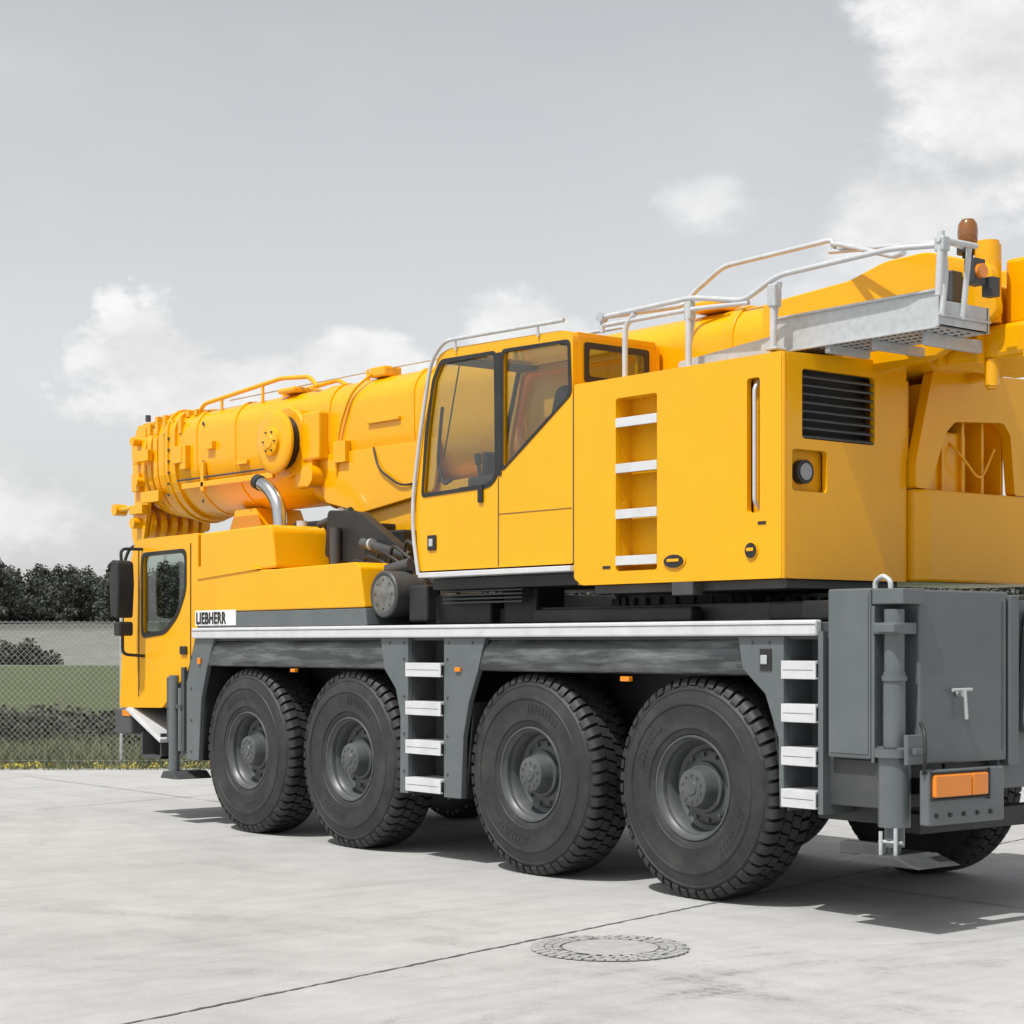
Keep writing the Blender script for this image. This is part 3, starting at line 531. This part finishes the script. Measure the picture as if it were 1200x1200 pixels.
# ------------------------------------------------------------------ ground
Fv=Vector((-.7772,.6292,0)); Rv=Vector((.6292,.7772,0)); L0=Vector((-15.15,2.65,0)); CAM=Vector((9.0,-8.84,1.72))
PARENT[0]=None
def concrete():
    m=bpy.data.materials.new('concrete'); m.use_nodes=True; nt=m.node_tree; b=nt.nodes['Principled BSDF']
    N=nt.nodes.new; Lk=nt.links.new
    tc=N('ShaderNodeTexCoord')
    def noise(sc,det=8,ro=.6,scale=(1,1,1),dist=0,rot=0):
        mp=N('ShaderNodeMapping'); mp.inputs['Scale'].default_value=scale; mp.inputs['Rotation'].default_value=(0,0,rot); Lk(tc.outputs['Object'],mp.inputs[0])
        n=N('ShaderNodeTexNoise'); n.inputs['Scale'].default_value=sc; n.inputs['Detail'].default_value=det; n.inputs['Roughness'].default_value=ro; n.inputs['Distortion'].default_value=dist
        Lk(mp.outputs[0],n.inputs['Vector']); return n.outputs['Fac']
    def ramp(f,a,b2,c0,c1):
        r=N('ShaderNodeMapRange'); r.inputs['From Min'].default_value=a; r.inputs['From Max'].default_value=b2; r.inputs['To Min'].default_value=c0; r.inputs['To Max'].default_value=c1; Lk(f,r.inputs['Value']); return r.outputs[0]
    def op(o,a,b2):
        q=N('ShaderNodeMath'); q.operation=o
        for i,x in enumerate((a,b2)):
            if isinstance(x,(int,float)): q.inputs[i].default_value=x
            else: Lk(x,q.inputs[i])
        return q.outputs[0]
    mul=lambda a,b2: op('MULTIPLY',a,b2)
    v=ramp(noise(.35,4,.6),.3,.7,.36,.45)
    v=mul(v,ramp(noise(2.2,6,.7),.3,.7,.88,1.07))
    v=mul(v,ramp(noise(70,2,.7),.3,.7,.92,1.06))
    v=mul(v,ramp(noise(1.2,5,.75,(5,.4,1),.4,.5),.5,.74,1.0,.86))
    v=mul(v,ramp(noise(.5,4,.6,(.6,4,1),.6),.55,.75,1.0,.88))
    v=mul(v,ramp(noise(3.5,3,.5),.68,.78,1.0,.84))
    sp=N('ShaderNodeSeparateXYZ'); Lk(tc.outputs['Object'],sp.inputs[0])
    brk=noise(1.6,5,.7); fine=ramp(noise(14,3,.6),.45,.6,.3,1)
    for (cx,cy,rad,w,amt) in ((2.0,-9.5,7.4,.16,.20),(2.0,-9.5,7.75,.12,.16),(6.8,-2.2,4.4,.14,.30),(6.8,-2.2,4.75,.10,.25),(6.8,-2.2,5.1,.05,.2),(-12,-9,7.0,.2,.2),(-12,-9,9.2,.2,.16),(8,-12,11.2,.12,.16),(8,-12,11.55,.12,.14)):
        dx=op('SUBTRACT',sp.outputs[0],cx); dy=op('SUBTRACT',sp.outputs[1],cy)
        d=op('SQRT',op('ADD',mul(dx,dx),mul(dy,dy)),0)
        e=op('ABSOLUTE',op('SUBTRACT',d,rad),0)
        band=ramp(e,w*.5,w,1,0)
        v=mul(v,op('SUBTRACT',1,mul(mul(mul(band,fine),ramp(brk,.42,.62,0,1)),amt)))
    cb=N('ShaderNodeCombineColor')
    for i,k in enumerate((1.0,.995,.975)): Lk(mul(v,k),cb.inputs[i])
    Lk(cb.outputs[0],b.inputs['Base Color']); b.inputs['Roughness'].default_value=.85; b.inputs['Specular IOR Level'].default_value=.3
    bp=N('ShaderNodeBump'); bp.inputs['Strength'].default_value=.25; bp.inputs['Distance'].default_value=.01; Lk(noise(40,3,.7),bp.inputs['Height']); Lk(bp.outputs[0],b.inputs['Normal'])
    return m
CON=concrete()
A=L0-Rv*90; B=L0+Rv*90; C=B-Fv*130; D_=A-Fv*130
J0=Vector((1.30,-4.84,0)); J1=Vector((.17,-.02,0)); jd=(J1-J0).normalized()
yard=empty('concrete_yard'); PARENT[0]=yard
prism('slab',[(p.x,p.y) for p in (A,B,C,D_)],-.25,0,CON,'xy',bevel=0)
JM=mat('joint_filler',(.12,.12,.118),.9,var=.4,nscale=8)
def strip(name,p,q,w,z,m,jit=0,n=60):
    d=(q-p); nn=Vector((d.y,-d.x,0)).normalized(); V=[];F=[]
    for i in range(n+1):
        c=p+d*i/n+nn*random.uniform(-jit,jit); ww=w*(1+random.uniform(-.5,.5)*(jit>0))
        V+=[c+nn*ww/2+Vector((0,0,z)),c-nn*ww/2+Vector((0,0,z))]
    for i in range(n): F.append((2*i,2*i+1,2*i+3,2*i+2))
    return raw(name,V,F,m)
strip('joint_across',J0-jd*9,J0+jd*26,.019,.004,JM,.006,800)
strip('joint_across_far',J0+Vector((-9.5,0,0))+jd*4.5,J0+Vector((-9.5,0,0))+jd*26,.010,.004,JM,.003,200)
strip('joint_along',Vector((-14,1.6,0)),Vector((30,1.1,0)),.014,.006,JM,.003,300)
PARENT[0]=None
mh=empty('manhole_cover'); PARENT[0]=mh
mc=(1.11,-1.74)
IR=mat('manhole_iron',(.15,.15,.148),.8,var=.4,nscale=20); IRC=mat('manhole_fill',(.34,.34,.335),.9,var=.15,nscale=12,bump=.3)
def ring(name,r0,r1,z,m,seg=72,c=mc):
    V=[];F=[]
    for i in range(seg):
        a=2*math.pi*i/seg; V+=[(c[0]+r0*math.cos(a),c[1]+r0*math.sin(a),z),(c[0]+r1*math.cos(a),c[1]+r1*math.sin(a),z)]
    for i in range(seg): j=(i+1)%seg; F.append((2*i,2*i+1,2*j+1,2*j))
    return raw(name,V,F,m)
ring('frame',.0,.44,.004,IR)
ring('plate',.0,.27,.010,IRC)
V=[];F=[]
for rr,n in((.305,30),(.35,34),(.395,40),(.43,44)):
    for i in range(n):
        if random.random()<.06: continue
        a=2*math.pi*(i+random.uniform(-.12,.12))/n; da=2*math.pi/n*random.uniform(.30,.42); k=len(V)
        for z in(.005,.012):
            for r_,s in((rr-.019,-1),(rr+.019,-1),(rr+.019,1),(rr-.019,1)):
                V.append((mc[0]+r_*math.cos(a+s*da),mc[1]+r_*math.sin(a+s*da),z))
        F+=[tuple(k+q for q in f) for f in [(4,5,6,7),(0,1,5,4),(1,2,6,5),(2,3,7,6),(3,0,4,7)]]
raw('studs',V,F,IRC)
PARENT[0]=None
def hgt(x,y):
    d=math.hypot(x-9,y+8.84)
    def ss(a,b,t):
        t=max(0,min(1,(t-a)/(b-a))); return t*t*(3-2*t)
    h=-.03+5.2*ss(140,330,d)+4*ss(330,700,d)
    h+=ss(150,400,d)*(1-ss(450,900,d))*1.2*math.sin(x*.011+1)*math.cos(y*.013)
    return h
def terrain():
    m=bpy.data.materials.new('grass_and_fields'); m.use_nodes=True; nt=m.node_tree; b=nt.nodes['Principled BSDF']; N=nt.nodes.new; Lk=nt.links.new
    g=N('ShaderNodeTexCoord')
    vm=N('ShaderNodeVectorMath'); vm.operation='DISTANCE'; vm.inputs[1].default_value=(9,-8.84,0); Lk(g.outputs['Object'],vm.inputs[0])
    n=N('ShaderNodeTexNoise'); n.inputs['Scale'].default_value=.04; n.inputs['Detail'].default_value=4; Lk(g.outputs['Object'],n.inputs['Vector'])
    n2=N('ShaderNodeTexNoise'); n2.inputs['Scale'].default_value=.5; n2.inputs['Detail'].default_value=8; n2.inputs['Roughness'].default_value=.75; Lk(g.outputs['Object'],n2.inputs['Vector'])
    ad=N('ShaderNodeMath'); ad.operation='MULTIPLY_ADD'; ad.inputs[1].default_value=14; Lk(n.outputs['Fac'],ad.inputs[0]); Lk(vm.outputs['Value'],ad.inputs[2])
    r=N('ShaderNodeValToRGB'); cr=r.color_ramp
    mr=N('ShaderNodeMapRange'); mr.inputs['From Max'].default_value=400; Lk(ad.outputs[0],mr.inputs['Value']); Lk(mr.outputs[0],r.inputs['Fac'])
    E=[(0,(.12,.13,.07)),(.10,(.11,.122,.065)),(.12,(.085,.10,.048)),(.385,(.09,.108,.055)),(.40,(.20,.205,.18)),(.66,(.185,.19,.165)),(.70,(.11,.115,.095)),(1,(.07,.078,.065))]  # grass, then pale field; far colours lightened in the ramp for haze
    cr.elements[0].position=E[0][0]; cr.elements[0].color=(*E[0][1],1); cr.elements[1].position=E[1][0]; cr.elements[1].color=(*E[1][1],1)
    for p,c in E[2:]:
        e=cr.elements.new(p); e.color=(*c,1)
    mx=N('ShaderNodeMixRGB'); mx.blend_type='MULTIPLY'; mx.inputs[0].default_value=1
    m2=N('ShaderNodeMapRange'); m2.inputs['From Min'].default_value=.3; m2.inputs['From Max'].default_value=.7; m2.inputs['To Min'].default_value=.65; m2.inputs['To Max'].default_value=1.25; Lk(n2.outputs['Fac'],m2.inputs['Value'])
    Lk(r.outputs[0],mx.inputs[1]); Lk(m2.outputs[0],mx.inputs[2]); Lk(mx.outputs[0],b.inputs['Base Color']); b.inputs['Roughness'].default_value=1; b.inputs['Specular IOR Level'].default_value=.1
    return m
V=[(9,-8.84,-.03)];F=[];rings=[12,30,60,90,120,140,155,170,190,210,230,250,275,300,315,330,345,360,380,400,430,500,650,850,1100,1500,2200,3500,6000];sg=120
for d in rings:
    for i in range(sg):
        a=2*math.pi*i/sg; x=9+d*math.cos(a); y=-8.84+d*math.sin(a); V.append((x,y,hgt(x,y)))
for i in range(sg): F.append((0,1+i,1+(i+1)%sg))
for k in range(len(rings)-1):
    for i in range(sg):
        j=(i+1)%sg; F.append((1+k*sg+i,1+(k+1)*sg+i,1+(k+1)*sg+j,1+k*sg+j))
raw('ground',V,F,terrain(),0,180)

def leafmat(name,c0,c1):
    m=bpy.data.materials.new(name); m.use_nodes=True; nt=m.node_tree; b=nt.nodes['Principled BSDF']
    g=nt.nodes.new('ShaderNodeNewGeometry'); r=nt.nodes.new('ShaderNodeValToRGB'); r.color_ramp.elements[0].color=(*c0,1); r.color_ramp.elements[1].color=(*c1,1)
    nt.links.new(g.outputs['Random Per Island'],r.inputs[0]); nt.links.new(r.outputs[0],b.inputs['Base Color']); b.inputs['Roughness'].default_value=.8; b.inputs['Specular IOR Level'].default_value=.15
    return m
LF=leafmat('forest_foliage_hazed',(.07,.078,.070),(.115,.125,.108)); LB=leafmat('bush_foliage',(.042,.050,.038),(.09,.098,.068)); GRS=leafmat('grass_blades',(.09,.10,.055),(.22,.23,.13)); BRK=mat('bark',(.06,.05,.04),.9)  # forest leaf colours lightened and greyed to paint in distance haze
FLW=leafmat('yellow_flowers',(.5,.4,.05),(.7,.6,.15))
def quadleaf(V,F,c,s,rn):
    n=Vector((rn.gauss(0,1),rn.gauss(0,1),rn.gauss(0,1))).normalized(); u=n.orthogonal().normalized(); w=n.cross(u); k=len(V)
    for a,b in((-1,-.6),(.8,-1),(1,.7),(-.6,1)): V.append(c+u*a*s*rn.uniform(.6,1.1)+w*b*s*rn.uniform(.6,1.1))
    F.append((k,k+1,k+2,k+3))
def tree_mesh(seed,h,w,conifer=False,leaves=2200):
    rn=random.Random(seed); V=[];F=[]
    tv,tf=cylvf((0,0,-.5),(0,0,h*.75),.22,8,.06); V+=tv;F+=tf
    cl=[]
    if conifer:
        for i in range(70):
            z=rn.uniform(.05,1)*h; rr=(1-z/h)*w*.5+.2; a=rn.uniform(0,6.28); cl.append((Vector((rr*.7*math.cos(a),rr*.7*math.sin(a),z)),rr*.5+.35))
    else:
        for i in range(34):
            a=rn.uniform(0,6.28); t=rn.uniform(.06,.93); rr=w*.5*math.sin(math.pi*min(1,t*.8+.15))**.6*rn.uniform(.3,1); cl.append((Vector((rr*math.cos(a),rr*math.sin(a),t*h)),rn.uniform(.8,1.7)))
            v,f=cylvf((0,0,t*h*.6),cl[-1][0],.06,5,.02); n=len(V); V+=v; F+=[tuple(q+n for q in x) for x in f]; 
    nb=len(F)
    for i in range(leaves):
        c,r_=rn.choice(cl); d=Vector((rn.gauss(0,1),rn.gauss(0,1),rn.gauss(0,.8))); d=d.normalized()*r_*rn.uniform(.4,1.05)
        quadleaf(V,F,c+d,rn.uniform(.14,.30),rn)
    me=bpy.data.meshes.new('tree_variant'); me.from_pydata([tuple(v) for v in V],[],F); me.materials.append(BRK); me.materials.append(LF)
    for i,p in enumerate(me.polygons): p.material_index=0 if i<nb else 1
    return me
TV=[tree_mesh(1,9,7.5),tree_mesh(2,10,8),tree_mesh(3,8.5,7),tree_mesh(4,10.5,5.0,True),tree_mesh(5,9,7.5),tree_mesh(6,5,7)]
fo=empty('forest'); k=0
rn=random.Random(11)
for row,(d0,n) in enumerate(((316,150),(328,160),(340,165),(354,160),(370,150))):
    for i in range(n):
        a=math.radians(141+48-100*(i+rn.uniform(0,1))/n); d=d0+rn.uniform(-6,6)
        x=9+d*math.cos(a); y=-8.84+d*math.sin(a)
        me=rn.choice(TV if row else TV+[TV[5]]*5)
        o=bpy.data.objects.new('tree_%d'%k,me); k+=1; COL.objects.link(o); o.parent=fo
        o.location=(x,y,hgt(x,y)-.3); s=rn.uniform(.78,1.08)*(1+.08*math.sin(a*23))*(1+.06*row); o.scale=(s,s,s); o.rotation_euler=(0,0,rn.uniform(0,6.28))
def blob(name,centers,n,ls,m,seed=0):
    rn=random.Random(seed); V=[];F=[]
    for i in range(n):
        c,r_,hz=rn.choice(centers); d=Vector((rn.gauss(0,1),rn.gauss(0,1),rn.gauss(0,1))).normalized(); d=Vector((d.x*r_,d.y*r_,abs(d.z)*hz))*rn.uniform(.55,1.05)
        quadleaf(V,F,Vector(c)+d,rn.uniform(.6,1.2)*ls,rn)
    me=bpy.data.meshes.new(name); me.from_pydata([tuple(v) for v in V],[],F); me.materials.append(m)
    o=bpy.data.objects.new(name,me); COL.objects.link(o); return o
rn=random.Random(5)
def at(a,t):
    return CAM+ (Fv+Rv*a)*t
cs_=[]
for i in range(9):
    p=at(-.262+rn.uniform(-.017,.017),150+rn.uniform(-1,2)); cs_.append(((p.x,p.y,-.1),rn.uniform(.7,1.3),rn.uniform(1.2,2.4)))
blob('shrub',cs_,5000,.11,LB,1)
cs_=[]
for i in range(70):
    p=at(rn.uniform(-.36,-.12),rn.uniform(31,40)); cs_.append(((p.x,p.y,-.05),rn.uniform(.3,.8),rn.uniform(.25,.62)))
blob('weeds',cs_,16000,.045,LB,2)
V=[];F=[];rn=random.Random(9)
for i in range(42000):
    t=26+ rn.random()**1.4*14-.35; p=at(rn.uniform(-.42,.0),t); h=rn.uniform(.06,.26)*(1 if t>26.3 else .5); a=rn.uniform(0,6.28); w=.010
    k=len(V); l=Vector((rn.gauss(0,.35),rn.gauss(0,.35),1))*h; u=Vector((math.cos(a),math.sin(a),0))*w
    b0=Vector((p.x,p.y,-.03)); V+=[b0-u,b0+u,b0+l]; F.append((k,k+1,k+2))
me=bpy.data.meshes.new('grass_verge'); me.from_pydata([tuple(v) for v in V],[],F); me.materials.append(GRS); COL.objects.link(bpy.data.objects.new('grass_verge',me))
cs_=[]
for i in range(260):
    p=L0+Rv*rn.uniform(-6,14)+Fv*rn.uniform(.0,.2); cs_.append(((p.x,p.y,-.03),rn.uniform(.05,.15),rn.uniform(.05,.13)))
blob('flower_border',cs_,7000,.014,FLW,3)
fe=empty('chain_link_fence'); PARENT[0]=fe
FB=L0+Fv*.45
WIRE=mat('fence_wire',(.40,.41,.41),.5,metal=.3)
V=[];F=[]; H=2.05; cell=.085
for i in range(int(30/cell)):
    x=-12+i*cell
    for s in(1,-1):
        a=FB+Rv*x; b=FB+Rv*(x+s*H)+Vector((0,0,H)); n=len(V); w=.0024
        o1=Rv*w; o2=Fv*w
        V+=[a-o1,a+o1,a+o2,b-o1,b+o1,b+o2]; F+=[(n,n+1,n+4,n+3),(n+1,n+2,n+5,n+4),(n+2,n,n+3,n+5)]
raw('wire_mesh',V,F,WIRE)
L=[]
for i in range(-5,7):
    p=FB+Rv*(i*2.6+.75)+Fv*.05; L.append(((p.x,p.y,-.1),(p.x,p.y,H+.05),.024))
cyls('posts',L,GALV,10)
for i,z in enumerate((.08,2.03)):
    a=FB-Rv*13+Fv*.02; b=FB+Rv*18+Fv*.02; cyl('tension_wire_%d'%i,(a.x,a.y,z),(b.x,b.y,z),.003,WIRE,6)
PARENT[0]=None

# ------------------------------------------------------------------ world
sunv=Vector((.06,-.47,.88)).normalized(); el=math.asin(sunv.z); rot=math.atan2(sunv.x,sunv.y)
W=bpy.data.worlds.new('World'); S.world=W; W.use_nodes=True; nt=W.node_tree; N=nt.nodes.new; Lk=nt.links.new
bg=nt.nodes['Background']; bg.inputs['Strength'].default_value=.10
sky=N('ShaderNodeTexSky'); sky.sky_type='NISHITA'; sky.sun_disc=False; sky.sun_elevation=el; sky.sun_rotation=rot; sky.air_density=1; sky.dust_density=1.5
hs=N('ShaderNodeHueSaturation'); hs.inputs['Saturation'].default_value=.13; hs.inputs['Value'].default_value=1.46; Lk(sky.outputs[0],hs.inputs['Color'])
tc=N('ShaderNodeTexCoord'); sp=N('ShaderNodeSeparateXYZ'); Lk(tc.outputs['Generated'],sp.inputs[0])
def M(op,a,b=None,c=None):
    n=N('ShaderNodeMath'); n.operation=op
    for i,v in enumerate((a,b,c)):
        if v is None: continue
        if isinstance(v,(int,float)): n.inputs[i].default_value=v
        else: Lk(v,n.inputs[i])
    return n.outputs[0]
az=M('MULTIPLY',M('ARCTAN2',sp.outputs[1],sp.outputs[0]),180/math.pi); elv=M('MULTIPLY',M('ARCSINE',sp.outputs[2]),180/math.pi)
def wn(sc,det,ro,loc=(0,0,0),z=1.6):
    mp=N('ShaderNodeMapping'); mp.inputs['Scale'].default_value=(1,1,z); mp.inputs['Location'].default_value=loc; Lk(tc.outputs['Generated'],mp.inputs[0])
    n=N('ShaderNodeTexNoise'); n.inputs['Scale'].default_value=sc; n.inputs['Detail'].default_value=det; n.inputs['Roughness'].default_value=ro; Lk(mp.outputs[0],n.inputs[0]); return n.outputs['Fac']
n1=wn(14,7,.60); n2=wn(5,4,.55,(3,1,2)); n3=wn(34,5,.6,(1,5,2))
nn=M('SUBTRACT',M('ADD',M('MULTIPLY',n1,.72),M('MULTIPLY',n3,.28)),.5)
def cloud(a0,e0,ra,re,amt,soft,gain):
    dx=M('DIVIDE',M('SUBTRACT',az,a0),ra); dy=M('DIVIDE',M('SUBTRACT',elv,e0),re)
    d=M('SQRT',M('ADD',M('MULTIPLY',dx,dx),M('MULTIPLY',dy,dy)))
    v=M('ADD',M('SUBTRACT',1,d),M('MULTIPLY',nn,amt))
    mr=N('ShaderNodeMapRange'); mr.interpolation_type='SMOOTHSTEP'; mr.inputs['From Min'].default_value=0; mr.inputs['From Max'].default_value=soft; mr.inputs['To Max'].default_value=gain; Lk(v,mr.inputs['Value']); return mr.outputs[0]
CL=[(148.5,6.8,6.2,2.8,3.0,.42,.95),(151.8,8.6,2.6,1.5,3.4,.42,.95),(146,8.2,2.6,1.4,3.2,.45,.9),(156,4.0,5,2.8,3.0,1.0,.8),(126.0,17.5,4.6,6.0,2.2,.5,1.0),(129,12.8,3.6,2.6,2.8,.7,.8),(134.8,13.2,3.0,1.3,3.4,1.0,.7),(140.6,9.6,2.1,1.2,3.2,.6,.85),(131,9.5,8,2.6,2.6,1.4,.65),(170,9,9,4,3.5,.8,.9),(110,10,9,4,3.5,.8,.9),(60,14,14,6,3.5,.8,.9),(-60,15,18,6,3.5,.8,.9),(-130,12,16,5,3.5,.8,.9)]
tot=None
for c in CL:
    v=cloud(*c); tot=v if tot is None else M('MAXIMUM',tot,v)
hz=N('ShaderNodeMapRange'); hz.inputs['From Min'].default_value=.45; hz.inputs['From Max'].default_value=.75; hz.inputs['To Max'].default_value=.2; Lk(n2,hz.inputs['Value'])
tot=M('MAXIMUM',tot,hz.outputs[0])
hb=N('ShaderNodeMapRange'); hb.inputs['From Min'].default_value=0; hb.inputs['From Max'].default_value=9; hb.inputs['To Min'].default_value=.45; hb.inputs['To Max'].default_value=0; Lk(elv,hb.inputs['Value'])
tot=M('MAXIMUM',tot,hb.outputs[0])
shade=N('ShaderNodeMapRange'); shade.inputs['From Min'].default_value=.32; shade.inputs['From Max'].default_value=.66; shade.inputs['To Min'].default_value=7.2; shade.inputs['To Max'].default_value=9.7; Lk(n1,shade.inputs['Value'])
cc=N('ShaderNodeCombineColor'); [Lk(shade.outputs[0],cc.inputs[i]) for i in range(3)]
mx=N('ShaderNodeMixRGB'); Lk(tot,mx.inputs[0]); Lk(hs.outputs[0],mx.inputs[1]); Lk(cc.outputs[0],mx.inputs[2]); Lk(mx.outputs[0],bg.inputs[0])
W.cycles.sampling_method='MANUAL'; W.cycles.sample_map_resolution=512
sl=bpy.data.lights.new('sun','SUN'); sl.energy=4.1; sl.angle=math.radians(.5); sl.color=(1,.975,.93)
so=bpy.data.objects.new('sun',sl); COL.objects.link(so); so.rotation_euler=sunv.to_track_quat('Z','Y').to_euler()
cd=bpy.data.cameras.new('camera'); co=bpy.data.objects.new('camera',cd); COL.objects.link(co); S.camera=co
co.location=CAM; co.rotation_euler=(math.radians(90),0,math.atan2(.7772,.6292)); cd.lens=66; cd.sensor_width=36; cd.shift_y=.129; cd.clip_start=.1; cd.clip_end=10000
